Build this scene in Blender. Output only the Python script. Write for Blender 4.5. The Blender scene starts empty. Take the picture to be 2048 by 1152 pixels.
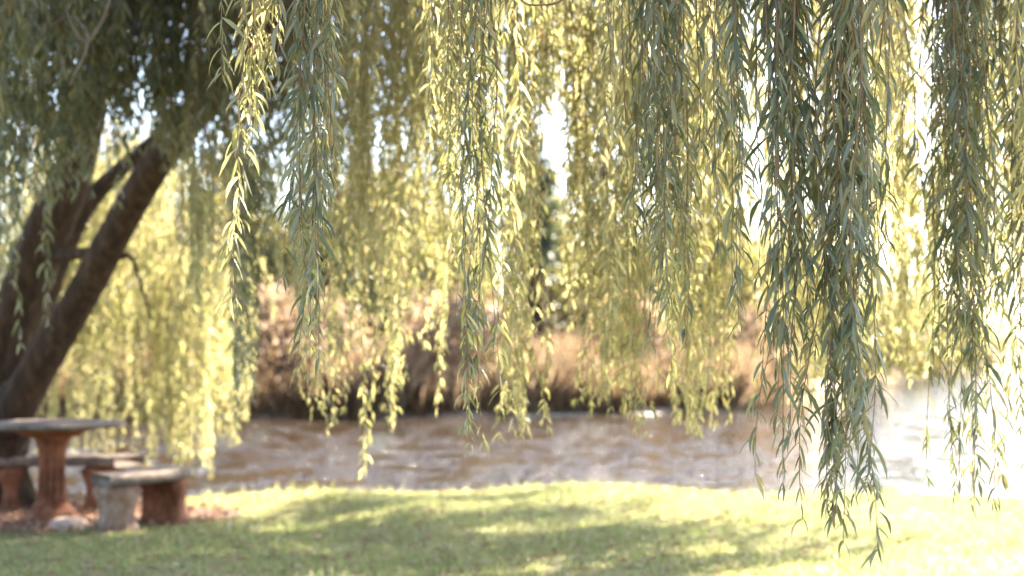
import bpy, math, random
import numpy as np
from mathutils import Vector, Matrix

R = math.radians
sc = bpy.context.scene
col = sc.collection
rng = np.random.default_rng(11)

# ------------------------------------------------------------------ camera
CAMZ, TILT, F = 1.40, R(2.5), 2844.0
cam_d = bpy.data.cameras.new('camera')
cam_d.lens, cam_d.sensor_width = 50.0, 36.0
cam_d.clip_start, cam_d.clip_end = 0.05, 5000.0
cam_d.dof.use_dof = True
cam_d.dof.focus_distance = 3.5
cam_d.dof.aperture_fstop = 2.6
cam = bpy.data.objects.new('camera', cam_d)
col.objects.link(cam)
cam.location = (0, 0, CAMZ)
cam.rotation_euler = (R(90) + TILT, 0, 0)
sc.camera = cam

# ------------------------------------------------------------------ light
SUN_EL, SUN_AZ = R(44), R(36)
world = bpy.data.worlds.new('World')
sc.world = world
world.use_nodes = True
wn = world.node_tree
bg = wn.nodes['Background']
sky = wn.nodes.new('ShaderNodeTexSky')
sky.sky_type = 'NISHITA'
sky.sun_disc = False
sky.sun_elevation = SUN_EL
sky.sun_rotation = SUN_AZ
sky.air_density, sky.dust_density, sky.ozone_density = 1.0, 1.6, 1.0
wn.links.new(sky.outputs[0], bg.inputs[0])
bg.inputs[1].default_value = 0.082
sun_d = bpy.data.lights.new('sun', 'SUN')
sun_d.energy, sun_d.angle = 5.0, R(0.5)
sun_d.color = (1.0, 0.90, 0.73)
sun = bpy.data.objects.new('sun', sun_d)
col.objects.link(sun)
to_sun = Vector((math.sin(SUN_AZ) * math.cos(SUN_EL), math.cos(SUN_AZ) * math.cos(SUN_EL), math.sin(SUN_EL)))
sun.rotation_euler = to_sun.to_track_quat('Z', 'Y').to_euler()
sun.location = (6, 8, 30)

sc.view_settings.view_transform = 'Standard'
sc.view_settings.look = 'None'
sc.view_settings.exposure = 3.2
sc.view_settings.gamma = 1.0
sc.cycles.use_denoising = True
sc.cycles.max_bounces = 8
sc.cycles.diffuse_bounces = 4
sc.cycles.transmission_bounces = 6
sc.cycles.glossy_bounces = 3
sc.cycles.caustics_reflective = False
sc.cycles.caustics_refractive = False
sc.cycles.sample_clamp_indirect = 6.0


def at(px, py, Y):
    """the point at depth Y that the photograph shows at pixel (px, py)"""
    dx, dy = (px - 1024) / F, (576 - py) / F
    fy, fz = math.cos(TILT) - dy * math.sin(TILT), math.sin(TILT) + dy * math.cos(TILT)
    s = Y / fy
    return np.array((dx * s, Y, CAMZ + fz * s))


# ------------------------------------------------------------------ helpers
def tag(o, label=None, cat=None, group=None, kind=None):
    for k, v in (('label', label), ('category', cat), ('group', group), ('kind', kind)):
        if v:
            o[k] = v
    return o


def empty(name, loc):
    o = bpy.data.objects.new(name, None)
    o.empty_display_size = 0.2
    o.location = loc
    col.objects.link(o)
    return o


def link_mesh(name, V, Fs, mat, parent=None, smooth=False, origin=None):
    """V (n,3) array in world space; Fs list of (k,m) int arrays; object is put so that world positions hold"""
    V = np.asarray(V, np.float32)
    if parent is not None:
        p, off = parent, np.zeros(3)
        while p is not None:
            off = off + np.array(p.location)
            p = p.parent
        V = V - off.astype(np.float32)
    elif origin is not None:
        V = V - np.asarray(origin, np.float32)
    me = bpy.data.meshes.new(name)
    loops = np.concatenate([f.reshape(-1) for f in Fs]).astype(np.int32)
    tot = np.concatenate([np.full(len(f), f.shape[1], np.int32) for f in Fs])
    start = np.concatenate([[0], np.cumsum(tot)[:-1]]).astype(np.int32)
    me.vertices.add(len(V))
    me.vertices.foreach_set('co', V.reshape(-1))
    me.loops.add(len(loops))
    me.loops.foreach_set('vertex_index', loops)
    me.polygons.add(len(tot))
    me.polygons.foreach_set('loop_start', start)
    me.polygons.foreach_set('loop_total', tot)
    if smooth:
        me.polygons.foreach_set('use_smooth', np.ones(len(tot), bool))
    me.update(calc_edges=True)
    me.validate()
    me.materials.append(mat)
    o = bpy.data.objects.new(name, me)
    if parent is not None:
        o.parent = parent
    elif origin is not None:
        o.location = origin
    col.objects.link(o)
    return o


class Geo:
    """collects vertices and faces"""
    def __init__(s):
        s.V, s.F, s.n = [], {}, 0

    def add(s, V, F):
        V = np.asarray(V, float).reshape(-1, 3)
        for f in F:
            f = np.asarray(f, np.int64)
            if len(f):
                s.F.setdefault(f.shape[1], []).append(f + s.n)
        s.V.append(V)
        s.n += len(V)

    def build(s, name, mat, parent=None, smooth=False, origin=None):
        return link_mesh(name, np.concatenate(s.V), [np.concatenate(f) for f in s.F.values()], mat, parent, smooth, origin)


def smooth_path(pts, n):
    """Catmull-Rom through rows of pts (any number of columns)"""
    P = np.asarray(pts, float)
    P = np.vstack([2 * P[0] - P[1], P, 2 * P[-1] - P[-2]])
    k = len(P) - 3
    out = []
    for t in np.linspace(0, k, n):
        i = min(int(t), k - 1)
        u = t - i
        a, b, c, d = P[i], P[i + 1], P[i + 2], P[i + 3]
        out.append(0.5 * ((2 * b) + (-a + c) * u + (2 * a - 5 * b + 4 * c - d) * u * u + (-a + 3 * b - 3 * c + d) * u ** 3))
    return np.array(out)


def tube(g, P, rad, sides=6, rough=0.0, cap=False):
    P = np.asarray(P, float)
    n = len(P)
    rad = np.broadcast_to(np.asarray(rad, float), (n,))
    T = np.gradient(P, axis=0)
    T /= np.linalg.norm(T, axis=1)[:, None] + 1e-9
    ref = np.array((0.31, 0.95, 0.05)) if abs(T[:, 2]).mean() > 0.6 else np.array((0.05, 0.1, 0.99))
    A = np.cross(T, ref)
    A /= np.linalg.norm(A, axis=1)[:, None] + 1e-9
    B = np.cross(T, A)
    th = np.linspace(0, 2 * np.pi, sides, endpoint=False)
    rr = rad[:, None] * np.ones((n, sides))
    if rough:
        ph = rng.uniform(0, 6.28, 4)
        for k, q in zip((2, 3, 5, 7), ph):
            rr = rr * (1 + rough * np.sin(k * th[None, :] + q + np.linspace(0, 5 + k, n)[:, None]) / (k ** .4))
        rr = rr * (1 + rough * 0.5 * rng.standard_normal((n, sides)))
    V = P[:, None, :] + rr[:, :, None] * (np.cos(th)[None, :, None] * A[:, None, :] + np.sin(th)[None, :, None] * B[:, None, :])
    i = np.arange(n - 1)[:, None] * sides
    j = np.arange(sides)[None, :]
    j2 = (j + 1) % sides
    Q = np.stack([i + j, i + j2, i + sides + j2, i + sides + j], -1).reshape(-1, 4)
    fs = [Q]
    if cap:
        fs += [np.arange(sides)[None, ::-1], (np.arange(sides) + (n - 1) * sides)[None, :]]
    g.add(V.reshape(-1, 3), fs)


def unit(v):
    return v / (np.linalg.norm(v, axis=-1, keepdims=True) + 1e-9)


DOWN = np.array((0, 0, -1.0))


def leaves(g, pos, d, L, W, seg=4, droop=0.8, fold=0.25, curl=0.25):
    """blades at pos growing along d and drooping towards the ground; seg stations, three columns when seg >= 4"""
    n = len(pos)
    L = np.broadcast_to(L, (n,))
    W = np.broadcast_to(W, (n,))
    d = unit(d)
    t = np.linspace(0, 1, seg + 1)
    axis = d[:, None, :] * (1 - droop * t[None, :, None]) + DOWN * (droop * t[None, :, None])
    cv = rng.standard_normal((n, 3)) * curl
    axis = axis + cv[:, None, :] * (t[None, :, None] - 0.3)
    axis = unit(axis)
    step = (L / seg)[:, None, None]
    C = np.zeros((n, seg + 1, 3))
    C[:, 1:] = np.cumsum(0.5 * (axis[:, 1:] + axis[:, :-1]) * step, axis=1)
    C += pos[:, None, :]
    rv = unit(rng.standard_normal((n, 3)))
    side = unit(np.cross(axis, rv[:, None, :]))
    # twist along the blade
    nor = np.cross(side, axis)
    tw = rng.standard_normal(n)[:, None, None] * 0.7 * t[None, :, None]
    side = unit(side * np.cos(tw) + nor * np.sin(tw))
    nor = np.cross(side, axis)
    prof = np.interp(t, (0, .08, .3, .6, .85, 1), (.12, .45, 1, .85, .4, .03))
    hw = 0.5 * W[:, None, None] * prof[None, :, None]
    if seg >= 4:
        a = C - side * hw + nor * hw * fold * 2
        b = C + side * hw + nor * hw * fold * 2
        V = np.stack([a, C, b], 2)
        c = 3
    else:
        V = np.stack([C - side * hw, C + side * hw], 2)
        c = 2
    per = (seg + 1) * c
    base = (np.arange(n) * per)[:, None, None]
    i = (np.arange(seg) * c)[None, :, None]
    j = np.arange(c - 1)[None, None, :]
    q0 = base + i + j
    Q = np.stack([q0, q0 + 1, q0 + c + 1, q0 + c], -1).reshape(-1, 4)
    g.add(V.reshape(-1, 3), [Q])


# ------------------------------------------------------------------ materials
def mat(name):
    m = bpy.data.materials.new(name)
    m.use_nodes = True
    nt = m.node_tree
    nt.nodes.clear()
    out = nt.nodes.new('ShaderNodeOutputMaterial')
    return m, nt, out


def node(nt, typ, **kw):
    n = nt.nodes.new(typ)
    for k, v in kw.items():
        if hasattr(n, k):
            setattr(n, k, v)
        else:
            n.inputs[k.replace('_', ' ')].default_value = v
    return n


def ramp(nt, fac, stops):
    r = nt.nodes.new('ShaderNodeValToRGB')
    e = r.color_ramp.elements
    while len(e) < len(stops):
        e.new(0.5)
    for k, (p, c) in zip(e, stops):
        k.position, k.color = p, (*c, 1)
    nt.links.new(fac, r.inputs[0])
    return r.outputs[0]


def leaf_material(name, fronts, backs, glows, gloss=0.35, trans=0.5):
    m, nt, out = mat(name)
    geo = node(nt, 'ShaderNodeNewGeometry')
    rnd = geo.outputs['Random Per Island']
    f = ramp(nt, rnd, fronts)
    b = ramp(nt, rnd, backs)
    mixc = node(nt, 'ShaderNodeMix', data_type='RGBA')
    nt.links.new(geo.outputs['Backfacing'], mixc.inputs['Factor'])
    nt.links.new(f, mixc.inputs['A'])
    nt.links.new(b, mixc.inputs['B'])
    pr = node(nt, 'ShaderNodeBsdfPrincipled')
    pr.inputs['Roughness'].default_value = 0.42
    pr.inputs['Specular IOR Level'].default_value = gloss
    nt.links.new(mixc.outputs['Result'], pr.inputs['Base Color'])
    tr = node(nt, 'ShaderNodeBsdfTranslucent')
    nt.links.new(ramp(nt, rnd, glows), tr.inputs['Color'])
    mx = node(nt, 'ShaderNodeMixShader')
    mx.inputs[0].default_value = trans
    nt.links.new(pr.outputs[0], mx.inputs[1])
    nt.links.new(tr.outputs[0], mx.inputs[2])
    nt.links.new(mx.outputs[0], out.inputs[0])
    return m


M = {}
M['leaf'] = leaf_material('willow_leaf',
    [(0, (.055, .078, .06)), (.55, (.085, .11, .08)), (.93, (.12, .125, .055)), (.97, (.16, .12, .05)), (1, (.14, .075, .035))],
    [(0, (.12, .145, .13)), (.6, (.16, .185, .16)), (1, (.17, .165, .10))],
    [(0, (.37, .36, .12)), (.55, (.57, .53, .22)), (.93, (.70, .62, .32)), (1, (.58, .38, .18))], gloss=.5, trans=.55)
M['shaded_leaf'] = leaf_material('shaded_willow_leaf',  # greyer, less translucent willow leaf; shade of dim branches put into its colour
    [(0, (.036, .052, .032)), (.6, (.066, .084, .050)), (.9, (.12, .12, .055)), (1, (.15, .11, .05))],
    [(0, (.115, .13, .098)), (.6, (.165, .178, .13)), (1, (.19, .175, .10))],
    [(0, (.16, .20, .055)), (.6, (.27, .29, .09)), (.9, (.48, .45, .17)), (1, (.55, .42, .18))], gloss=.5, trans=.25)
M['far_leaf'] = leaf_material('far_tree_leaf',
    [(0, (.07, .09, .03)), (.5, (.11, .12, .045)), (1, (.16, .13, .06))],
    [(0, (.08, .10, .04)), (.5, (.11, .12, .05)), (1, (.16, .13, .06))],
    [(0, (.15, .15, .035)), (.5, (.24, .215, .06)), (1, (.31, .24, .10))], trans=.42)
M['dark_leaf'] = leaf_material('pine_leaf',
    [(0, (.035, .05, .03)), (1, (.06, .075, .04))], [(0, (.035, .05, .03)), (1, (.06, .075, .04))],
    [(0, (.06, .08, .03)), (1, (.10, .11, .04))], trans=.3)
M['dry_leaf'] = leaf_material('dry_reed_leaf',
    [(0, (.11, .056, .028)), (.5, (.18, .105, .057)), (1, (.28, .195, .115))],
    [(0, (.11, .056, .028)), (.5, (.18, .105, .057)), (1, (.28, .195, .115))],
    [(0, (.22, .13, .07)), (.5, (.35, .24, .145)), (1, (.50, .41, .27))], gloss=.15, trans=.35)
M['blossom'] = leaf_material('pink_shrub_leaf',
    [(0, (.17, .105, .055)), (.5, (.29, .18, .12)), (1, (.42, .30, .22))],
    [(0, (.17, .105, .055)), (.5, (.29, .18, .12)), (1, (.42, .30, .22))],
    [(0, (.28, .19, .08)), (.5, (.43, .30, .19)), (1, (.54, .42, .30))], gloss=.15, trans=.45)
M['brown_leaf'] = leaf_material('withered_leaf',
    [(0, (.05, .03, .02)), (1, (.11, .06, .035))], [(0, (.05, .03, .02)), (1, (.11, .06, .035))],
    [(0, (.12, .05, .02)), (1, (.18, .08, .03))], gloss=.1, trans=.3)
M['grass'] = leaf_material('grass_blade',
    [(0, (.075, .125, .032)), (.6, (.135, .17, .05)), (1, (.28, .235, .12))],
    [(0, (.075, .125, .032)), (.6, (.135, .17, .05)), (1, (.28, .235, .12))],
    [(0, (.28, .33, .11)), (.6, (.42, .43, .18)), (1, (.58, .51, .32))], gloss=.25, trans=.5)
M['litter'] = leaf_material('fallen_leaf',
    [(0, (.16, .075, .045)), (.6, (.27, .15, .10)), (1, (.40, .27, .20))],
    [(0, (.16, .075, .045)), (.6, (.27, .15, .10)), (1, (.40, .27, .20))],
    [(0, (.2, .1, .05)), (1, (.3, .2, .1))], gloss=.15, trans=.15)


def rough_material(name, stops, scale, rough=.9, bump=.4, stretch=(1, 1, 1), detail=8, spec=.3, dist=.02, second=None):
    m, nt, out = mat(name)
    tc = node(nt, 'ShaderNodeTexCoord')
    mp = node(nt, 'ShaderNodeMapping')
    mp.inputs['Scale'].default_value = stretch
    nt.links.new(tc.outputs['Object'], mp.inputs[0])
    nz = node(nt, 'ShaderNodeTexNoise')
    nz.inputs['Scale'].default_value = scale
    nz.inputs['Detail'].default_value = detail
    nz.inputs['Roughness'].default_value = .65
    nt.links.new(mp.outputs[0], nz.inputs['Vector'])
    c = ramp(nt, nz.outputs['Fac'], stops)
    pr = node(nt, 'ShaderNodeBsdfPrincipled')
    pr.inputs['Roughness'].default_value = rough
    pr.inputs['Specular IOR Level'].default_value = spec
    if second:
        s2, stops2, fac = second
        n2 = node(nt, 'ShaderNodeTexNoise')
        n2.inputs['Scale'].default_value = s2
        n2.inputs['Detail'].default_value = 5
        nt.links.new(tc.outputs['Object'], n2.inputs['Vector'])
        c2 = ramp(nt, n2.outputs['Fac'], stops2)
        mx = node(nt, 'ShaderNodeMix', data_type='RGBA', blend_type='MULTIPLY')
        mx.inputs['Factor'].default_value = fac
        nt.links.new(c, mx.inputs['A'])
        nt.links.new(c2, mx.inputs['B'])
        c = mx.outputs['Result']
    nt.links.new(c, pr.inputs['Base Color'])
    bp = node(nt, 'ShaderNodeBump')
    bp.inputs['Strength'].default_value = bump
    bp.inputs['Distance'].default_value = dist
    nt.links.new(nz.outputs['Fac'], bp.inputs['Height'])
    nt.links.new(bp.outputs[0], pr.inputs['Normal'])
    nt.links.new(pr.outputs[0], out.inputs[0])
    return m


M['bark'] = rough_material('willow_bark', [(.3, (.012, .008, .005)), (.5, (.036, .021, .013)), (.7, (.080, .048, .030))], 9, bump=.9, stretch=(1.6, 1.6, .3), dist=.04)
M['twig'] = rough_material('willow_twig', [(.3, (.10, .065, .035)), (.7, (.20, .13, .07))], 20, rough=.6)
M['grey_twig'] = rough_material('bare_twig', [(.3, (.08, .066, .055)), (.7, (.17, .145, .125))], 20)
M['stone_top'] = rough_material('weathered_stone', [(.3, (.10, .076, .062)), (.5, (.165, .128, .105)), (.7, (.28, .23, .195))], 14, bump=.3,
    second=(3.2, [(.35, (.55, .5, .47)), (.6, (1, 1, 1))], .8))
M['terracotta'] = rough_material('terracotta_stone', [(.3, (.12, .042, .020)), (.5, (.20, .074, .036)), (.7, (.30, .145, .085))], 10, bump=.3,
    second=(4.0, [(.35, (.5, .45, .42)), (.62, (1, 1, 1))], .8))
M['pale_stone'] = rough_material('greyish_stone', [(.3, (.17, .095, .065)), (.5, (.27, .175, .125)), (.7, (.37, .275, .215))], 12, bump=.35,
    second=(3.0, [(.35, (.6, .5, .45)), (.6, (1, 1, 1))], .8))  # paler, greyer stone, used on one bench leg
M['rock'] = rough_material('pale_rock', [(.3, (.30, .21, .175)), (.7, (.48, .37, .32))], 9, bump=.4)
M['lawn'] = rough_material('lawn_ground', [(.3, (.13, .13, .055)), (.5, (.22, .20, .10)), (.72, (.34, .28, .17))], 2.2, bump=.5, detail=10)
M['soil'] = rough_material('mulch_soil', [(.3, (.06, .028, .017)), (.5, (.13, .068, .043)), (.72, (.26, .16, .115))], 14, bump=.8, dist=.03)
M['bank'] = rough_material('dry_bank_earth', [(.3, (.14, .09, .06)), (.5, (.25, .17, .11)), (.72, (.40, .32, .20))], .8, bump=.5, detail=9, dist=.1)
M['glint'] = rough_material('pale_glint_strip', [(.3, (.40, .34, .27)), (.7, (.62, .55, .46))], 3, bump=.3)


def water_material():
    m, nt, out = mat('river_water')
    tc = node(nt, 'ShaderNodeTexCoord')
    mp = node(nt, 'ShaderNodeMapping')
    mp.inputs['Scale'].default_value = (3.0, 1.35, 1)
    nt.links.new(tc.outputs['Object'], mp.inputs[0])
    n1 = node(nt, 'ShaderNodeTexNoise')
    n1.inputs['Scale'].default_value = 2.2
    n1.inputs['Detail'].default_value = 3
    nt.links.new(mp.outputs[0], n1.inputs['Vector'])
    n2 = node(nt, 'ShaderNodeTexNoise')
    n2.inputs['Scale'].default_value = .45
    n2.inputs['Detail'].default_value = 2
    nt.links.new(mp.outputs[0], n2.inputs['Vector'])
    ad = node(nt, 'ShaderNodeMath', operation='MULTIPLY_ADD')
    nt.links.new(n2.outputs['Fac'], ad.inputs[0])
    ad.inputs[1].default_value = .45
    nt.links.new(n1.outputs['Fac'], ad.inputs[2])
    # gusts: calm and ruffled patches
    m3 = node(nt, 'ShaderNodeMapping')
    m3.inputs['Scale'].default_value = (1.7, .95, 1)
    nt.links.new(tc.outputs['Object'], m3.inputs[0])
    n3 = node(nt, 'ShaderNodeTexNoise')
    n3.inputs['Scale'].default_value = 1.0
    n3.inputs['Detail'].default_value = 4
    nt.links.new(m3.outputs[0], n3.inputs['Vector'])
    mr = node(nt, 'ShaderNodeMapRange')
    mr.inputs['From Min'].default_value = .45
    mr.inputs['From Max'].default_value = .58
    mr.inputs['To Min'].default_value = .12
    mr.inputs['To Max'].default_value = 1.0
    nt.links.new(n3.outputs['Fac'], mr.inputs['Value'])
    bp = node(nt, 'ShaderNodeBump')
    bp.inputs['Strength'].default_value = 1.0
    bp.inputs['Distance'].default_value = .42
    nt.links.new(mr.outputs[0], bp.inputs['Strength'])
    nt.links.new(ad.outputs[0], bp.inputs['Height'])
    pr = node(nt, 'ShaderNodeBsdfPrincipled')
    pr.inputs['Base Color'].default_value = (.024, .015, .007, 1)
    pr.inputs['Roughness'].default_value = .06
    pr.inputs['IOR'].default_value = 1.33
    nt.links.new(bp.outputs[0], pr.inputs['Normal'])
    nt.links.new(pr.outputs[0], out.inputs[0])
    return m


M['water'] = water_material()

# ------------------------------------------------------------------ ground, water, banks
WATER_Z = -0.55


def crest(x):
    return 14.65 - 0.028 * np.clip(x - 0.3, -7, 7) ** 2 + 0.10 * np.sin(x * 1.3 + .5)


def lawn_h(x, y):
    d = y - crest(x)
    h = 0.030 * np.sin(x * .8 + 1) * np.sin(y * .6) + 0.02 * np.sin(x * 2.1 + y * 1.3)
    h = h - np.where(d > -0.6, 0.18 * np.clip(d + 0.6, 0, 3) ** 1.6, 0)
    return h - np.where(d > .4, (d - .4) * .35, 0)


def sheet(xs, ys, hf, name, m):
    X, Y = np.meshgrid(xs, ys, indexing='ij')
    V = np.stack([X, Y, hf(X, Y)], -1).reshape(-1, 3)
    a, b = len(xs), len(ys)
    i = np.arange(a - 1)[:, None] * b + np.arange(b - 1)[None, :]
    Q = np.stack([i, i + b, i + b + 1, i + 1], -1).reshape(-1, 4)
    o = link_mesh(name, V, [Q], m, smooth=True)
    return tag(o, kind='structure')


xs = np.concatenate([np.linspace(-120, -9, 24)[:-1], np.linspace(-9, 9, 121), np.linspace(9, 120, 24)[1:]])
ys = np.concatenate([np.linspace(-120, 2, 16)[:-1], np.linspace(2, 17.5, 110)])
sheet(xs, ys, lawn_h, 'lawn', M['lawn'])

wx = np.array([-1500., -200, -40, 40, 200, 1500])
sheet(wx, np.array([10., 30, 60, 150, 400, 3000]), lambda x, y: np.full_like(x, WATER_Z), 'river', M['water'])


def far_shore(x):
    return np.interp(x, (-200, -60, -12, 0, 7.5, 11, 17, 25, 34, 48, 70, 200, 600), (60, 42, 39.5, 42, 46, 55, 76, 96, 118, 140, 210, 420, 900))


def bank_strip(d0, d1, nd, hf, name, m, x0=-180, x1=560):
    xs = np.concatenate([np.linspace(x0, -25, 30)[:-1], np.linspace(-25, 60, 171), np.linspace(60, x1, 30)[1:]])
    ds = np.linspace(0, 1, nd) ** 1.8 * (d1 - d0) + d0
    X, D = np.meshgrid(xs, ds, indexing='ij')
    Y = far_shore(X) + D + .35 * np.sin(X * .9) + .2 * np.sin(X * 2.3 + 1)
    V = np.stack([X, Y, hf(X, D)], -1).reshape(-1, 3)
    a, b = len(xs), nd
    i = np.arange(a - 1)[:, None] * b + np.arange(b - 1)[None, :]
    Q = np.stack([i, i + b, i + b + 1, i + 1], -1).reshape(-1, 4)
    return tag(link_mesh(name, V, [Q], m, smooth=True), kind='structure')


def bank_h(x, d):
    return WATER_Z - .25 + .5 * np.clip(d, 0, 1.5) + .10 * np.clip(d - 1.5, 0, 12) + .004 * np.clip(d - 12, 0, 600) + .1 * np.sin(x * .7) * np.clip(d / 4, 0, 1)


bank_strip(0.0, 500, 40, bank_h, 'far_bank', M['bank'])
bank_strip(-0.55, 0.45, 5, lambda x, d: WATER_Z - .05 + .068 * (1 - (d / .5) ** 2) * np.clip(.35 + np.sin(x * .55 + .6) + .5 * np.sin(x * 1.7), 0, 1) * np.clip((x + 9) / 3, 0, 1), 'glint_strip', M['glint'], -60, 120)  # pale strip stands in for the glint along the far waterline

# soil under the willow
th = np.linspace(0, 2 * np.pi, 72, endpoint=False)
rr = 1 + .10 * np.sin(3 * th + 1) + .07 * np.sin(7 * th) + .05 * np.sin(13 * th + 2)
rings = np.linspace(0, 1, 14)[1:]
cx, cy = -4.6, 12.25
V = [[cx, cy]]
for r in rings:
    V += list(np.stack([cx + 2.0 * r * rr * np.cos(th), cy + 1.55 * r * rr * np.sin(th)], -1))
V = np.array(V)
z = lawn_h(V[:, 0], V[:, 1]) + .012 + .01 * rng.standard_normal(len(V)) * 0.4
g = Geo()
n = len(th)
tri = np.stack([np.zeros(n, int), 1 + np.arange(n), 1 + (np.arange(n) + 1) % n], -1)
qs = []
for k in range(len(rings) - 1):
    a = 1 + k * n + np.arange(n)
    b = 1 + k * n + (np.arange(n) + 1) % n
    qs.append(np.stack([a, a + n, b + n, b], -1))
g.add(np.column_stack([V, z]), [tri, np.concatenate(qs)])
tag(g.build('soil', M['soil'], smooth=True), kind='structure')


def soil_r(x, y):
    """< 1 inside the soil patch"""
    a = np.arctan2((y - cy) / 1.55, (x - cx) / 2.0)
    r = 1 + .10 * np.sin(3 * a + 1) + .07 * np.sin(7 * a) + .05 * np.sin(13 * a + 2)
    return np.hypot((x - cx) / 2.0, (y - cy) / 1.55) / r


# grass blades over the lawn in view
def grass():
    N = 420000
    y = 7.6 + 7.4 * rng.random(N) ** .8
    x = rng.uniform(-.41, .41, N) * y
    keep = (y < crest(x) + .15) & (soil_r(x, y) > .9 + .2 * rng.random(N))
    cl = np.sin(x * 5.1 + 2 * np.sin(y * 2.3)) * np.sin(y * 4.3 + 1.5 * np.sin(x * 3.1))
    keep &= rng.random(N) < .72 + .28 * cl
    x, y = x[keep], y[keep]
    n = len(x)
    z = lawn_h(x, y)
    h = rng.gamma(5, .0055, n) * (1 + .3 * np.sin(x * 2.3) * np.sin(y * 1.9))
    h = h * (1 + 2.6 * np.exp(-((y - crest(x)) / .16) ** 2) * (.5 + .5 * np.sin(x * 9 + 2 * np.sin(x * 23)) * np.sin(x * 3.7)) ** 1.5)
    d = unit(np.stack([rng.normal(0, .45, n), rng.normal(0, .45, n), np.ones(n)], -1))
    a = rng.uniform(0, np.pi, n)
    s = np.stack([np.cos(a), np.sin(a), 0 * a], -1) * (.0035 + .002 * rng.random(n))[:, None]
    p = np.stack([x, y, z - .004], -1)
    tip = p + d * h[:, None]
    mid = p + d * h[:, None] * .55 + np.array((0, 0, .1)) * h[:, None]
    V = np.stack([p - s, p + s, mid + s * .8, mid - s * .8, tip], 1).reshape(-1, 3)
    b = np.arange(n)[:, None] * 5
    g = Geo()
    g.add(V, [b + np.array([[0, 1, 2, 3]]), b + np.array([[3, 2, 4]])])
    tag(g.build('grass', M['grass']), kind='stuff', label='short mown grass blades covering the lawn')


grass()


def litter():
    N = 3200
    a = rng.uniform(0, 2 * np.pi, N)
    r = np.sqrt(rng.random(N)) * 1.12
    x, y = cx + 2.0 * r * np.cos(a), cy + 1.55 * r * np.sin(a)
    k = y < crest(x)
    x, y = x[k], y[k]
    n = len(x)
    p = np.stack([x, y, lawn_h(x, y) + .03 + .02 * rng.random(n)], -1)
    d = unit(np.stack([rng.normal(0, 1, n), rng.normal(0, 1, n), rng.normal(.15, .3, n)], -1))
    g = Geo()
    leaves(g, p, d, rng.uniform(.03, .09, n), rng.uniform(.015, .035, n), seg=2, droop=.1)
    tag(g.build('leaf_litter', M['litter']), kind='stuff', label='dry fallen leaves strewn on soil under the willow')


litter()


def fallen():
    N = 3500
    y = rng.uniform(7.8, 14.6, N)
    x = rng.uniform(-.4, .3, N) * y - rng.exponential(.6, N)
    k = y < crest(x)
    x, y = x[k], y[k]
    n = len(x)
    p = np.stack([x, y, lawn_h(x, y) + .025 + .012 * rng.random(n)], -1)
    d = unit(np.stack([rng.normal(0, 1, n), rng.normal(0, 1, n), rng.normal(0, .15, n)], -1))
    g = Geo()
    leaves(g, p, d, rng.uniform(.05, .10, n), rng.uniform(.009, .016, n), seg=3, droop=.05)
    tag(g.build('fallen_leaves', M['litter']), kind='stuff', label='slim dry willow leaves fallen on the lawn')


fallen()

# ------------------------------------------------------------------ stone furniture
def lathe(g, prof, c, seg=48, flutes=None, close=True):
    """prof rows (r, z); flutes = (count, depth, z0, z1)"""
    th = np.linspace(0, 2 * np.pi, seg, endpoint=False)
    prof = np.asarray(prof, float)
    r = prof[:, 0][:, None] * np.ones(seg)
    if flutes:
        k, dep, z0, z1 = flutes
        msk = ((prof[:, 1] > z0) & (prof[:, 1] < z1))[:, None]
        r = np.where(msk, r - dep * (0.5 + 0.5 * np.cos(k * th))[None, :] ** 1.5, r)
    V = np.stack([c[0] + r * np.cos(th), c[1] + r * np.sin(th), c[2] + prof[:, 1][:, None] + 0 * r], -1).reshape(-1, 3)
    n = len(prof)
    i = np.arange(n - 1)[:, None] * seg
    j = np.arange(seg)[None, :]
    Q = np.stack([i + j, i + (j + 1) % seg, i + seg + (j + 1) % seg, i + seg + j], -1).reshape(-1, 4)
    fs = [Q]
    if close:
        fs += [np.arange(seg)[None, ::-1], (np.arange(seg) + (n - 1) * seg)[None, :]]
    g.add(V, fs)


TC = np.array((-3.72, 11.55, 0.0))
TC[2] = float(lawn_h(TC[0], TC[1])) - .01
table = tag(empty('garden_table', TC), 'round grey stone garden table on a fluted reddish pedestal under the willow', 'table')
g = Geo()
lathe(g, [(.50, .783), (.545, .788), (.575, .797), (.58, .812), (.57, .826), (.55, .831)], TC, 64)
g.build('tabletop', M['stone_top'], table, smooth=False)
g = Geo()
lathe(g, [(.12, .655), (.135, .67), (.135, .695), (.17, .71), (.23, .73), (.275, .755), (.275, .772), (.28, .782)], TC, 48)
g.build('bowl_support', M['terracotta'], table)
g = Geo()
lathe(g, [(.125, .17), (.128, .18), (.122, .20), (.116, .25), (.108, .35), (.105, .45), (.108, .58), (.116, .63), (.12, .654)], TC, 96, (12, .026, .19, .62))
g.build('column', M['terracotta'], table)
g = Geo()
lathe(g, [(.255, 0), (.255, .045), (.235, .06), (.20, .075), (.195, .11), (.165, .13), (.15, .15), (.15, .169)], TC, 48)
g.build('pedestal_base', M['terracotta'], table)


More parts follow.
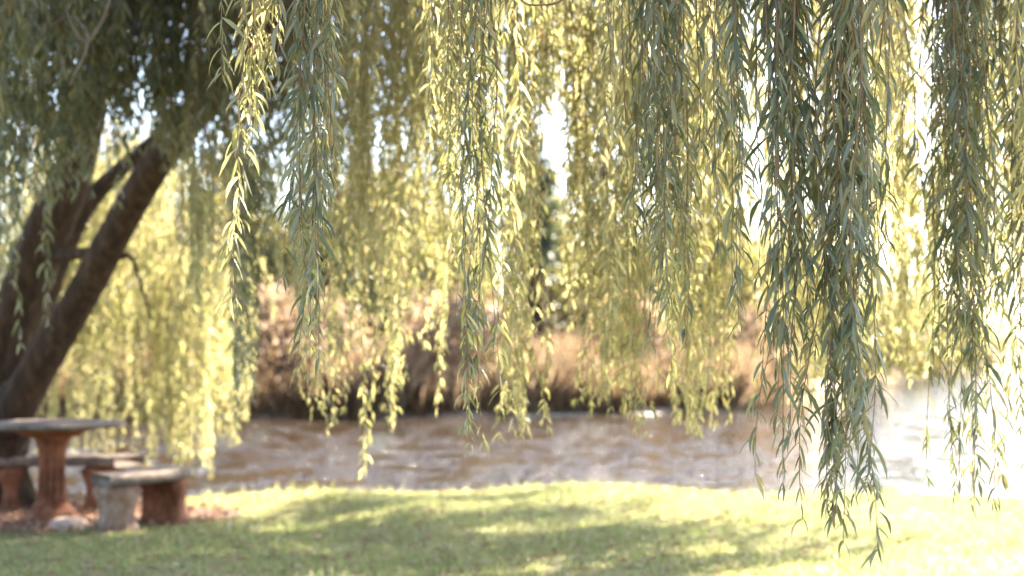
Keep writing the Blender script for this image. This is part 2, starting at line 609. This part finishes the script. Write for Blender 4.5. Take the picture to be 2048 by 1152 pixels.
def bench(center, ang, radius, length, legspan, name, label, legmats, mats_top, lift=0.0):
    """curved stone bench: arc of given radius about a point to the +y side of its local frame; ang turns it"""
    c = np.array((center[0], center[1], float(lawn_h(center[0], center[1])) - .015 + lift))
    root = tag(empty(name, c), label, 'bench', 'curved stone garden benches')
    ca, sa = math.cos(ang), math.sin(ang)

    def loc(s, w, z):
        """s along the arc, w outwards across the seat (0 = middle)"""
        a = s / radius
        lx, ly = (radius + w) * np.sin(a), radius - (radius + w) * np.cos(a)
        return np.stack([c[0] + ca * lx - sa * ly, c[1] + sa * lx + ca * ly, c[2] + z + 0 * lx], -1)
    # seat slab with rounded edge
    prof = [(-.17, .376), (-.19, .384), (-.205, .412), (-.195, .45), (-.18, .462), (.18, .462), (.195, .45), (.205, .412), (.19, .384), (.17, .376)]
    S = np.linspace(-length / 2, length / 2, 26)
    ends = np.ones(26)
    ends[0] = ends[-1] = .90
    ends[1] = ends[-2] = .98
    g = Geo()
    V = np.stack([np.stack([loc(s, w * e, z) for (w, z) in prof]) for s, e in zip(S, ends)])
    n, k = V.shape[:2]
    i = np.arange(n - 1)[:, None] * k
    j = np.arange(k)[None, :]
    Q = np.stack([i + j, i + (j + 1) % k, i + k + (j + 1) % k, i + k + j], -1).reshape(-1, 4)
    g.add(V.reshape(-1, 3), [Q, np.arange(k)[None, :], (np.arange(k) + (n - 1) * k)[None, ::-1]])
    g.build('seat', mats_top, root)
    # scrolled legs: silhouette (w half width against z) carried through a thickness along the arc, leaf-carved faces
    zz = np.array((0, .035, .05, .075, .11, .16, .21, .26, .30, .33, .35, .364, .375))
    hw = np.array((.180, .180, .176, .172, .166, .162, .164, .170, .178, .182, .180, .170, .165))
    tt = np.array((.125, .125, .116, .102, .086, .080, .088, .102, .120, .130, .125, .105, .10))
    z2 = np.linspace(0, .375, 44)
    h2, t2 = np.interp(z2, zz, hw), np.interp(z2, zz, tt)
    for s0, lm in zip((-legspan / 2, legspan / 2), legmats):
        g = Geo()
        nu = 30
        u = np.linspace(-1, 1, nu)
        rows = []
        for z, h, t in zip(z2, h2, t2):
            body = 1 if .06 < z < .36 else 0
            vein = .018 * body * (np.abs(np.sin(u * 9.0 + 6 * (z - .2) * np.sign(u))) ** .7 - .5) * (1 - u ** 4)
            scroll = .012 * body * np.exp(-((np.abs(u) - .72) / .2) ** 2 - ((z - .31) / .04) ** 2)
            tk = t * (1 - .35 * np.abs(u) ** 6) + vein + scroll
            front = loc(s0 - tk, u * h, z)
            back = loc(s0 + tk[::-1], u[::-1] * h, z)
            rows.append(np.vstack([front, back]))
        V = np.stack(rows)
        n, k = V.shape[:2]
        i = np.arange(n - 1)[:, None] * k
        j = np.arange(k)[None, :]
        Q = np.stack([i + j, i + (j + 1) % k, i + k + (j + 1) % k, i + k + j], -1).reshape(-1, 4)
        g.add(V.reshape(-1, 3), [Q, np.arange(k)[None, ::-1], (np.arange(k) + (n - 1) * k)[None, :]])
        g.build('leg', M[lm], root, smooth=True)
    return root


bench((-2.90, 11.30), R(66), .95, .86, .60, 'garden_bench', 'pale weathered curved stone bench with carved scroll legs at the lawn edge', ('pale_stone', 'terracotta'), M['stone_top'])
bench((-4.02, 12.62), R(186), 1.10, 1.42, .82, 'garden_bench', 'reddish curved stone bench standing behind the round table', ('terracotta', 'terracotta'), M['stone_top'], .03)


def rock():
    c = at(137, 1034, 11.15)
    c[2] = float(lawn_h(c[0], c[1])) + .01
    g = Geo()
    a, b = 22, 12
    th = np.linspace(0, 2 * np.pi, a, endpoint=False)
    ph = np.linspace(-.5, np.pi / 2, b)
    V = []
    for p in ph:
        r = math.cos(p) ** .8 if p < 1.5 else .03
        k = 1 + .10 * np.sin(2 * th + 1) + .06 * np.sin(5 * th + p * 3) + .03 * rng.standard_normal(a)
        V.append(np.stack([c[0] + .155 * r * k * np.cos(th), c[1] + .12 * r * k * np.sin(th), c[2] + .085 * math.sin(p) + .006 * rng.standard_normal(a)], -1))
    V = np.stack(V)
    i = np.arange(b - 1)[:, None] * a
    j = np.arange(a)[None, :]
    Q = np.stack([i + j, i + (j + 1) % a, i + a + (j + 1) % a, i + a + j], -1).reshape(-1, 4)
    g.add(V.reshape(-1, 3), [Q, (np.arange(a) + (b - 1) * a)[None, :]])
    tag(g.build('rock', M['rock'], smooth=True, origin=c), 'smooth pale rounded rock lying at the foot of the stone table', 'rock')


rock()

# ------------------------------------------------------------------ the willow
ROOT = np.array((-4.32, 12.6, 0.0))
ROOT[2] = float(lawn_h(ROOT[0], ROOT[1])) - .05
willow = tag(empty('weeping_willow', ROOT), 'large weeping willow with leaning dark trunk and long hanging branches', 'tree')


def limb(name, pts, rad, n=40, sides=28, rough=.05, material='bark', parent=None):
    """pts rows (px, py, Y) or 3-D points in arrays"""
    P = [at(*p) if not isinstance(p, np.ndarray) else p for p in pts]
    Q = smooth_path(np.column_stack([np.array(P), rad]), n)
    g = Geo()
    tube(g, Q[:, :3], np.abs(Q[:, 3]), sides, rough, cap=True)
    return g.build(name, M[material], parent or willow, smooth=True), Q


A3 = lambda x, y, z: np.array((x, y, z), float)
limb('trunk', [ROOT + A3(-.10, 0, -.1), (-6, 950, 12.55), (8, 880, 12.5), (20, 825, 12.4), (36, 780, 12.33), (44, 762, 12.3)], [.30, .25, .23, .22, .14, .03])
_, L1 = limb('limb', [(14, 850, 12.38), (60, 764, 12.25), (100, 698, 12.1), (182, 560, 11.8), (255, 426, 11.4), (325, 312, 11.0), (420, 190, 10.3), (560, 30, 9.4), A3(-1.1, 8.3, 5.2), A3(.4, 7.2, 6.1), A3(2.0, 6.6, 6.4)],
     [.20, .165, .145, .132, .122, .115, .10, .09, .10, .08, .04], n=90)
_, L2 = limb('limb', [(-30, 830, 12.6), (14, 690, 12.6), (55, 560, 12.5), (95, 460, 12.4), (130, 380, 12.3), (165, 290, 12.2), (200, 150, 12.0), (240, -60, 11.6), A3(-2.6, 10.6, 6.3), A3(-1.2, 9, 7.2)],
     [.24, .22, .20, .19, .18, .15, .13, .11, .08, .04], n=80)
_, L3 = limb('limb', [(28, 790, 12.7), (58, 680, 12.8), (92, 570, 12.9), (135, 470, 13.0), (190, 390, 13.1), (285, 302, 13.2), (420, 190, 13.6), (620, 60, 14.2), A3(-1.0, 15.0, 5.8), A3(1.2, 16, 6.6), A3(3.2, 17, 6.8)],
     [.15, .145, .13, .115, .085, .065, .06, .055, .05, .045, .03], n=80)
limb('bough', [(58, 520, 12.6), (110, 514, 12.3), (180, 506, 12.0), (236, 512, 11.9), (262, 516, 11.9), (282, 570, 11.9), (305, 640, 11.9)], [.06, .055, .05, .035, .018, .012, .006], n=40, sides=10)
_, L4 = limb('bough', [L2[45, :3], (30, 200, 11.0), (-60, 60, 9.4), A3(-3.6, 7.6, 5.2), A3(-2.8, 5.4, 6.0), A3(-1.6, 4.0, 6.1)], [.10, .09, .08, .07, .055, .03], n=60, sides=12)
_, L5 = limb('bough', [L1[62, :3], A3(-1.0, 7.4, 5.6), A3(-.2, 5.6, 5.8), A3(.5, 4.2, 5.6), A3(1.0, 3.3, 5.0)], [.09, .08, .065, .045, .02], n=50, sides=12)
_, L6 = limb('bough', [L1[70, :3], A3(1.0, 7.6, 6.3), A3(2.4, 6.4, 6.2), A3(3.0, 5.0, 5.6), A3(3.2, 4.0, 5.0)], [.085, .075, .06, .045, .02], n=50, sides=12)
_, L7 = limb('bough', [L3[62, :3], A3(-2.6, 16.0, 5.2), A3(-4.5, 16.6, 5.4), A3(-6.6, 16.4, 5.0), A3(-8.2, 15.8, 4.4)], [.07, .065, .055, .04, .02], n=50, sides=12)
limb('bough', [L5[14, :3], (900, -30, 6.6), (985, 62, 6.5), (1050, 92, 6.4), (1105, 102, 6.35), (1180, 170, 6.3)], [.04, .024, .018, .016, .011, .004], n=50, sides=10)
limb('bough', [L1[50, :3], (420, 132, 9.6), (372, 138, 9.4), (330, 160, 9.3), (300, 220, 9.2)], [.05, .04, .03, .02, .008], n=40, sides=10)
limb('bare_twig', [(225, -20, 7.2), (205, 40, 7.2), (172, 84, 7.2), (150, 60, 7.2), (132, 20, 7.2)], [.008, .010, .014, .010, .007], n=24, sides=7, material='grey_twig')
limb('bare_twig', [(60, 75, 7.3), (110, 45, 7.25), (150, 36, 7.2), (176, 84, 7.15), (140, 170, 7.1)], [.006, .008, .008, .010, .005], n=24, sides=7, material='grey_twig')
limb('bare_twig', [(1030, -30, 3.9), (1048, 5, 3.9), (1085, 10, 3.9), (1120, 3, 3.9), (1150, -30, 3.9)], [.003] * 5, n=24, sides=6, material='twig')
BOUGHS = np.vstack([q[20:, :3] for q in (L1, L2, L3, L4, L5, L6, L7)])


def strands(gs, gl, tops, bots, leaf_len, spacing, seg, wr=.12, sway=.03, bare=.0, stem_r=.0016, spread=.75, sides=4, leaf_from=None, droop=.8):
    """hanging shoots from tops to bots, leafed all the way"""
    for a, b in zip(tops, bots):
        ln = np.linalg.norm(b - a)
        k = max(6, int(ln / .09))
        t = np.linspace(0, 1, k)
        P = a + (b - a) * t[:, None]
        # shoots leave the top sideways, then fall
        P[:, :2] = b[:2] + (a[:2] - b[:2]) * ((1 - t) ** 2.2)[:, None]
        am = sway * min(ln, 2.0)
        for ax in (0, 1):
            for fr in (1.1, 2.3, 4.7):
                P[:, ax] += am / fr * rng.normal() * (np.sin(fr * 2.6 * t * max(1, ln / 1.5) + rng.uniform(0, 6)) - 0) * np.minimum(1, t * 3) * .5
        tube(gs, P, stem_r * np.linspace(1.5, .5, k), sides)
        m = max(2, int(ln / spacing))
        u = rng.random(m) if leaf_from is None else leaf_from + (1 - leaf_from) * rng.random(m)
        u = np.sort(u) * (1 - bare) + bare
        u = np.append(u, [1., 1., .995])
        m = len(u)
        pos = np.stack([np.interp(u, t, P[:, i]) for i in range(3)], -1)
        az = rng.uniform(0, 2 * np.pi, m)
        sp = spread * rng.uniform(.5, 1.3, m)
        d = np.stack([np.cos(az) * sp, np.sin(az) * sp, -np.ones(m) * rng.uniform(.2, 1.2, m)], -1)
        Ls = leaf_len * rng.uniform(.4, 1.35, m) * np.interp(u, (0, .8, 1), (1, 1, .65))
        leaves(gl, pos, d, Ls, Ls * wr * rng.uniform(.8, 1.3, m), seg, droop=droop)


def top_z(Y):
    return at(1024, -60, Y)[2]


def cluster(px, bottom, hw, Y, n, leaf_len=.085, spacing=.02, seg=4, top=None, ragged=.5, deep=.22, leafmat='leaf', material_stem='twig', wr=.12, sway=.03, spread=.75, skew=0.0, name='hanging_branch', twig=True, droop=.8, dens=1.0, leaf_from=None, stray=1):
    """one drooping branch: a bunch of shoots whose longest tip comes to pixel row bottom"""
    global rng
    rng = np.random.default_rng(int(px * 7919 + bottom * 131 + Y * 1000))
    scl = Y / F
    n = max(1, round(n * dens))
    if top is None:
        ztop = top_z(Y) + rng.uniform(.15, .5)
    else:
        ztop = at(px, top, Y)[2]
    zb = at(px, bottom, Y)[2]
    c = at(px, bottom, Y)
    hang = np.array((c[0] + skew, c[1], ztop))
    lump = 7.39 < Y < 8.31 and top is None and leafmat == 'leaf'
    gs, gl = INNER if lump else (Geo(), Geo())
    u = rng.standard_normal(n).clip(-1.7, 1.7)
    off = u * hw * .55 * scl
    dy = rng.standard_normal(n) * deep * .5
    ln = (ztop - zb)
    drop = ragged * ln * (np.abs(rng.random(n)) * (.35 + .5 * np.abs(u) / 1.7))
    drop[0], off[0], dy[0] = 0, off[0] * .3, dy[0] * .3
    if n >= 5 and stray:
        ns = 1 + n // 6
        off[-ns:] = rng.choice((-1, 1), ns) * hw * rng.uniform(.9, 1.6, ns) * scl
        drop[-ns:] = ln * rng.uniform(.2, .75, ns)
    bots = np.stack([c[0] + off, c[1] + dy, zb + drop], -1)
    tops = np.stack([hang[0] + off * .75 + rng.normal(0, .02, n), hang[1] + dy * .7, ztop - rng.random(n) * .12 * ln], -1)
    if top is not None:
        tops[:, 2] = ztop - rng.random(n) * .25 * ln
    strands(gs, gl, tops, bots, leaf_len, spacing, seg, wr=wr, sway=sway, spread=spread, droop=droop, leaf_from=leaf_from)
    # woody carrier from the nearest bough to the bunch
    q = BOUGHS[np.argmin(((BOUGHS - (hang + A3(0, 0, .5))) ** 2).sum(1))]
    if twig and q[2] > ztop - .3:
        mid = (q + hang) / 2 + A3(0, 0, .35 + .1 * abs(q[2] - hang[2]))
        C = smooth_path(np.array([q, mid, hang + A3(0, 0, .06), hang + A3(0, 0, -.1)]), 14)
        tube(gs, C, np.linspace(.016, .004, 14), 5)
        for tpt in tops:
            tube(gs, smooth_path(np.array([C[11], (C[11] + tpt) / 2 + A3(0, 0, .03), tpt]), 6), np.linspace(.003, .002, 6), 4)
    if lump:
        return
    st = gs.build(name, M[material_stem], willow)
    gl.build('leaves', M[leafmat], st)


INNER = (Geo(), Geo())


def cl(rows, **kw):
    for r in rows:
        k = dict(kw)
        if len(r) > 5:
            k.update(r[5])
        cluster(*r[:5], **k)


# near, sharp branches
SHADED = dict(leafmat='shaded_leaf')
cl([
    (612, 745, 40, 3.6, 13, SHADED), (640, 600, 30, 3.75, 6), (500, 600, 30, 3.9, 6), (505, 300, 36, 3.8, 6),
    (955, 890, 34, 4.0, 9, dict(ragged=.6, leafmat='shaded_leaf')), (915, 500, 50, 4.3, 9), (1000, 640, 34, 4.4, 5), (905, 330, 24, 4.1, 5), (965, 420, 44, 4.3, 8), (870, 300, 30, 4.4, 5),
    (1312, 760, 50, 3.8, 13, SHADED), (1375, 690, 32, 3.9, 6, SHADED), (1265, 520, 40, 4.1, 6), (1215, 260, 40, 4.2, 5), (1290, 330, 46, 3.7, 7, SHADED),
    (1480, 640, 28, 3.4, 7, SHADED), (1530, 770, 20, 3.35, 6, SHADED), (1612, 700, 34, 3.3, 9, dict(ragged=.75, leafmat='shaded_leaf')), (1566, 975, 14, 3.25, 3, dict(ragged=.25, leafmat='shaded_leaf')),
    (1594, 870, 12, 3.3, 2, dict(ragged=.3, leafmat='shaded_leaf')), (1704, 1085, 13, 3.2, 13, dict(ragged=.42, spacing=.0145, stray=0, leafmat='shaded_leaf')), (1698, 660, 30, 3.3, 7, dict(ragged=.75, leafmat='shaded_leaf')), (1755, 590, 20, 3.5, 5, dict(stray=0, leafmat='shaded_leaf')),
    (1665, 1030, 10, 3.2, 1, dict(leafmat='shaded_leaf', leaf_from=.8)), (1785, 500, 24, 4.6, 12, dict(stray=0)), (1930, 1000, 36, 4.1, 12, dict(ragged=.45, leafmat='shaded_leaf')), (1915, 830, 38, 4.2, 12, dict(stray=0, leafmat='shaded_leaf')), (1975, 740, 60, 4.4, 13),
    (2035, 955, 30, 4.3, 10, SHADED), (2045, 680, 40, 4.0, 6), (1893, 330, 18, 4.5, 6, dict(stray=0, leafmat='shaded_leaf')), (1420, 380, 40, 4.0, 7),
], leaf_len=.080, spacing=.0165, seg=5, wr=.11, sway=.045)
# middle distance, lit through
cl([
    (1040, 870, 34, 6.0, 18, dict(ragged=.22)), (1150, 600, 26, 6.3, 10), (1180, 815, 30, 6.2, 11, dict(ragged=.25)), (1215, 790, 26, 5.6, 8), (1075, 215, 30, 7.0, 7), (1112, 250, 24, 6.6, 8), (1160, 660, 30, 6.9, 8), (1270, 860, 24, 5.8, 14, dict(ragged=.22)), (1240, 740, 40, 6.4, 12),
    (1372, 865, 30, 6.0, 18, dict(ragged=.22)), (1430, 845, 34, 6.4, 18, dict(ragged=.22)), (1340, 690, 60, 7.0, 11), (1460, 660, 50, 6.8, 14), (1520, 700, 50, 7.2, 10), (1640, 815, 46, 6.6, 26, dict(ragged=.22)),
    (1580, 680, 50, 7.4, 10), (1780, 760, 60, 6.8, 26, dict(ragged=.22)), (1850, 740, 36, 7.2, 12, dict(leaf_from=.62)), (1730, 640, 60, 7.5, 18), (1980, 680, 70, 6.5, 24), (2040, 620, 50, 6.8, 18),
    (622, 860, 30, 7.2, 8, dict(ragged=.3)), (722, 950, 10, 7.0, 3), (690, 845, 28, 7.4, 6), (785, 860, 26, 7.3, 9, dict(ragged=.22)), (850, 690, 44, 7.6, 12), (875, 815, 16, 7.2, 4),
    (740, 680, 50, 7.8, 14), (940, 620, 60, 7.4, 16), (1000, 480, 50, 7.2, 12), (800, 520, 70, 8.2, 18), (690, 480, 60, 8.4, 16), (1210, 430, 60, 7.6, 10), (900, 330, 70, 7.8, 16), (1430, 380, 70, 7.8, 9),
    (1092, 235, 36, 8.0, 15), (1100, 225, 22, 5.8, 7, dict(ragged=.3)), (780, 280, 60, 7.0, 14), (1330, 330, 70, 8.2, 9), (487, 865, 22, 8.0, 12, dict(leaf_from=.45, leafmat='shaded_leaf')), (705, 720, 34, 8.9, 14, dict(leafmat='shaded_leaf')), (660, 330, 60, 9.2, 14, dict(leafmat='shaded_leaf')), (840, 560, 44, 9.0, 13, dict(leafmat='shaded_leaf')), (990, 420, 36, 9.0, 8, dict(leafmat='shaded_leaf')), (1345, 620, 34, 8.6, 9, dict(leafmat='shaded_leaf')), (590, 660, 40, 8.6, 12, dict(leaf_from=.72)), (405, 640, 30, 8.6, 12, dict(leaf_from=.55)), (455, 300, 26, 8.6, 8),
], leaf_len=.072, spacing=.0175, seg=3, deep=.6, wr=.14, sway=.05, dens=1.65, ragged=.34)
# shaded left side, before the trunk
cl([
    (14, 685, 18, 8.0, 9), (58, 385, 34, 8.2, 12), (4, 480, 30, 7.4, 12), (130, 375, 50, 8.4, 20), (190, 320, 55, 8.8, 20), (235, 285, 50, 9.2, 16), (100, 230, 60, 7.6, 16),
    (310, 290, 50, 9.4, 20), (365, 335, 44, 9.4, 20), (425, 330, 40, 9.0, 18), (470, 270, 40, 9.2, 12), (350, 150, 80, 8.8, 14), (240, 130, 80, 8.4, 14), (560, 310, 60, 9.2, 18), (520, 335, 36, 8.9, 13), (40, 160, 60, 7.2, 12),
], leaf_len=.11, spacing=.024, seg=3, deep=.8, wr=.16, dens=2.0, leafmat='shaded_leaf')
# the far side of the crown, hanging to the water behind the trunk
cl([
    (120, 930, 60, 14.4, 22), (200, 940, 60, 14.8, 24), (280, 930, 60, 14.5, 24), (355, 945, 56, 14.4, 24, dict(top=420)), (425, 950, 50, 14.2, 22, dict(top=450)), (470, 880, 34, 14.6, 14, dict(top=460)), (60, 900, 60, 15.0, 20),
    (160, 800, 90, 15.6, 24), (320, 800, 90, 15.6, 24, dict(top=420)), (420, 760, 70, 15.4, 20, dict(top=440)), (30, 760, 70, 15.6, 18),
], leaf_len=.095, spacing=.015, seg=2, deep=1.0, wr=.17, top=230, ragged=.6, dens=1.8)


tag(INNER[0].build('inner_branches', M['twig'], willow), kind='stuff')
tag(INNER[1].build('inner_leaves', M['leaf'], willow), kind='stuff')


def shading_crown():
    """the unseen crown overhead, clumps placed and gaps left to steer the sun"""
    global rng
    rng = np.random.default_rng(5)
    gs, gl = Geo(), Geo()
    n = 0
    ct = 1 / math.tan(SUN_EL)
    while n < 1010:
        if n < 200:
            x, y = rng.uniform(-9, 5.6), rng.uniform(3.2, 20.5)
            e = ((x + 1.6) / 7.6) ** 2 + ((y - 11.0) / 9.6) ** 2
            if e > 1:
                continue
            dome = 3.2 + 4.9 * math.sqrt(1 - e)
            lo = top_z(y) + .9
            if dome < lo:
                continue
            z = rng.uniform(lo, max(lo + .3, dome + .4))
            gx, gy = x - z * ct * math.sin(SUN_AZ), y - z * ct * math.cos(SUN_AZ)
            if (gx > -2.5 and 1.9 < gy < 7.6) or (gx < -1.8 and gy > 10.2):  # gaps left so the sun reaches the middle and rear branches
                continue
        else:
            # unseen clumps added sunward to shade lawn, left foliage and near branches
            if n < 520:
                sx, sy = rng.uniform(-8, -2.5), rng.uniform(2.4, 8.6)
            elif n < 670:
                sx, sy = rng.uniform(-2.2, 1.1), rng.uniform(.3, 1.7)
                if sx < -.55 and math.sin(sx * 5.1 + 1) * math.sin(sy * 3) > -.1:
                    continue
            else:
                sx, sy = rng.uniform(-5.5, 2.6), rng.uniform(7.4, 13.3)
                if sx > 1.85 - .7 * max(0, sy - 10.4) - .9 * max(0, 9.6 - sy) + .3 * math.sin(sy * 2.1) or (sx < -2.2 and sy > 11.4):
                    continue
                if math.sin(sx * 3.4 - sy * 1.2) * math.sin(sy * 2.3 + sx * .9) > .0:
                    continue
            z = rng.uniform(5.2, 8.4)
            x, y = sx + z * ct * math.sin(SUN_AZ), sy + z * ct * math.cos(SUN_AZ)
            if z < top_z(y) + .8:
                continue
        n += 1
        k = 7
        c = A3(x, y, z)
        tops = c + rng.normal(0, .12, (k, 3)) * A3(1, 1, .5)
        bots = c + rng.normal(0, .32, (k, 3)) * A3(1, 1, 0)
        bots[:, 2] = np.maximum(z - rng.uniform(.6, 1.5, k), CAMZ + .27 * (bots[:, 1] + .25) + .1)
        strands(gs, gl, tops, bots, .14, .03, 2, wr=.21, sides=3)
        q = BOUGHS[np.argmin(((BOUGHS - c) ** 2).sum(1))]
        C = smooth_path(np.array([q, (q + c) / 2 + A3(0, 0, .4), c]), 9)
        tube(gs, C, np.linspace(.02, .005, 9), 4)
    tag(gs.build('shading_crown_twigs', M['twig'], willow), kind='stuff')
    tag(gl.build('shading_crown_leaves', M['shaded_leaf'], willow), kind='stuff')


shading_crown()


# ------------------------------------------------------------------ the far bank
def ground_far(x, y):
    d = y - far_shore(x)
    return bank_h(x, d)


rng = np.random.default_rng(21)


def far_tree(name, label, px, Y, height, crown_r, base_frac=.35, nclump=60, per=70, leaf=.22, material='far_leaf', cat='tree', group='trees on the far bank', lean=0.0, trunk_r=.16, tall=1.0, bark='bark'):
    if cat == 'tree' and material != 'dark_leaf':
        height *= .80
    x = (px - 1024) / F * Y
    z0 = float(ground_far(x, Y)) - .1
    root = tag(empty(name, (x, Y, z0)), label, cat, group)
    c0 = A3(x, Y, z0)
    g = Geo()
    pts = np.array([c0, c0 + A3(lean * .2, 0, height * .3), c0 + A3(lean * .5 + rng.normal(0, .1), 0, height * .6), c0 + A3(lean, 0, height * .93)])
    T = smooth_path(np.column_stack([pts, [trunk_r * 1.25, trunk_r, trunk_r * .7, trunk_r * .15]]), 18)
    tube(g, T[:, :3], T[:, 3], 9, .05)
    cs = []
    for i in range(nclump):
        f = rng.uniform(base_frac, 1.0)
        env = math.sin(math.pi * min(1, (f - base_frac) / (1.02 - base_frac)) ** .75) ** .6
        a = rng.uniform(0, 6.28)
        r = crown_r * env * math.sqrt(rng.random())
        p = c0 + A3(lean * f + r * math.cos(a), r * math.sin(a), height * f)
        cs.append(p)
        if i % 3 == 0:
            k = np.argmin(np.abs(T[:, 2] - (p[2] - .45 * r - .2)))
            q = T[k, :3]
            tube(g, smooth_path(np.array([q, (q + p) / 2 + A3(0, 0, .1 * r), p]), 6), np.linspace(T[k, 3] * .45, .01, 6), 5)
    g.build('trunk', M[bark], root, smooth=True)
    cs = np.array(cs)
    gl = Geo()
    per = int(per * 1.9)
    leaf = leaf * 1.35
    N = nclump * per
    ci = rng.integers(0, nclump, N)
    s = crown_r * .25 * rng.uniform(.6, 1.4, nclump)[ci]
    pos = cs[ci] + rng.standard_normal((N, 3)) * s[:, None] * A3(1, 1, .8)
    pos[:, 2] = np.maximum(pos[:, 2], z0 + .2)
    d = unit(rng.standard_normal((N, 3)) + A3(0, 0, -.4))
    Ls = leaf * rng.uniform(.6, 1.4, N)
    leaves(gl, pos, d, Ls, Ls * .45, seg=2, droop=.4)
    gl.build('crown', M[material], root)
    return root


far_tree('bankside_tree', 'slender dark tree with bare grey trunk standing on the far bank', 1080, 47, 8.4, 1.0, .5, 26, 60, .2, 'dark_leaf', lean=-.25, trunk_r=.27)
far_tree('bankside_tree', 'broad olive green tree on the far bank left of the slender dark tree', 770, 52, 8.2, 3.2, .25, 90, 70)
far_tree('bankside_tree', 'rounded yellow green tree on far bank at the left behind the dry shrubs', 590, 50, 5.6, 2.4, .2, 70, 70)
far_tree('bankside_tree', 'tall sparse tree on the far bank behind the trunk of the willow', 300, 54, 9.2, 3.0, .25, 80, 60)
far_tree('bankside_tree', 'low bushy green tree close to the right of the slender dark trunk', 1225, 52, 5.8, 2.0, .15, 70, 70)
far_tree('bankside_tree', 'wide yellow tree on far bank behind the middle of the hanging curtain', 1370, 56, 7.2, 3.2, .2, 90, 70)
far_tree('bankside_tree', 'pale yellow tree where the far bank bends away', 1600, 66, 7.4, 3.4, .15, 90, 70)
far_tree('bankside_tree', 'distant low tree at the end of the far bank', 1740, 88, 6.8, 3.6, .12, 80, 70)
far_tree('bankside_tree', 'dark evergreen tree on far bank at the left edge of the river view', 470, 60, 8.6, 2.2, .12, 80, 60, .25, 'dark_leaf')
far_tree('bankside_tree', 'round yellow tree on far bank directly left of the slender dark trunk', 905, 55, 6.4, 2.2, .12, 70, 70)
far_tree('bankside_tree', 'small olive tree on far bank between the evergreen and the dry shrubs', 690, 58, 5.6, 2.2, .12, 80, 70)
far_tree('bankside_tree', 'bushy tree on the far bank behind the stone benches', 390, 52, 6.2, 3.0, .12, 80, 70)
far_tree('bankside_tree', 'spreading tree on far bank seen under the leaning willow limb', 180, 54, 7.0, 3.4, .12, 90, 70)
far_tree('bankside_tree', 'narrow yellow tree right behind the slender dark trunk', 1090, 60, 8.0, 1.7, .08, 60, 70)
far_tree('bankside_tree', 'low green tree at far bank between the wide yellow tree and the bend', 1480, 60, 6.0, 3.0, .1, 80, 70)
far_tree('bankside_tree', 'pale distant tree across the open water beyond the bend', 1835, 118, 7.4, 5.0, .06, 80, 60, .3)
far_tree('bankside_tree', 'faint low distant tree near the right edge across the water', 1925, 138, 4.6, 5.0, .06, 60, 50, .3)
for px, Y, h, r, lab in ((545, 43.0, 2.9, 1.5, 'tan dry shrub at the left end of the far bank'), (655, 44.2, 2.5, 1.4, 'small tan dry shrub on the far bank beside the reeds'),
                         (905, 45.5, 2.9, 1.7, 'peach coloured dry shrub on far bank left of the slender dark trunk'), (985, 48, 2.3, 1.3, 'low dry shrub just left of the slender dark trunk'),
                         (1270, 49, 2.8, 1.7, 'peach shrub on far bank right of the low bushy tree'), (1500, 53, 2.6, 1.8, 'reddish dry shrub at the right end of the reed bed')):
    far_tree('bankside_shrub', lab, px, Y, h, r, .1, 50, 60, .16, 'blossom', 'shrub', 'dry shrubs on the far bank', trunk_r=.06, bark='twig')


def reeds():
    N = 26000
    x = rng.uniform(-15, 12, N)
    d = rng.gamma(1.6, 1.0, N)
    y = far_shore(x) + .35 + d
    z = ground_far(x, y) - .05
    cl_ = .6 + .45 * np.sin(x * 1.1 + .7 * np.sin(x * 2.7)) + .25 * np.sin(x * 3.3 + 1)
    h = (.85 + .95 * np.clip(cl_, .1, 1.4)) * rng.uniform(.6, 1.2, N) * np.clip((12.5 - x) / 4, .35, 1)
    p = np.stack([x, y, z], -1)
    dr = unit(np.stack([rng.normal(0, .28, N), rng.normal(-.1, .28, N), np.ones(N)], -1))
    g = Geo()
    leaves(g, p, dr, h, rng.uniform(.035, .08, N), seg=3, droop=.25, curl=.3)
    tag(g.build('dry_reeds', M['dry_leaf']), kind='stuff', label='reddish brown dry reeds along the far bank')


reeds()
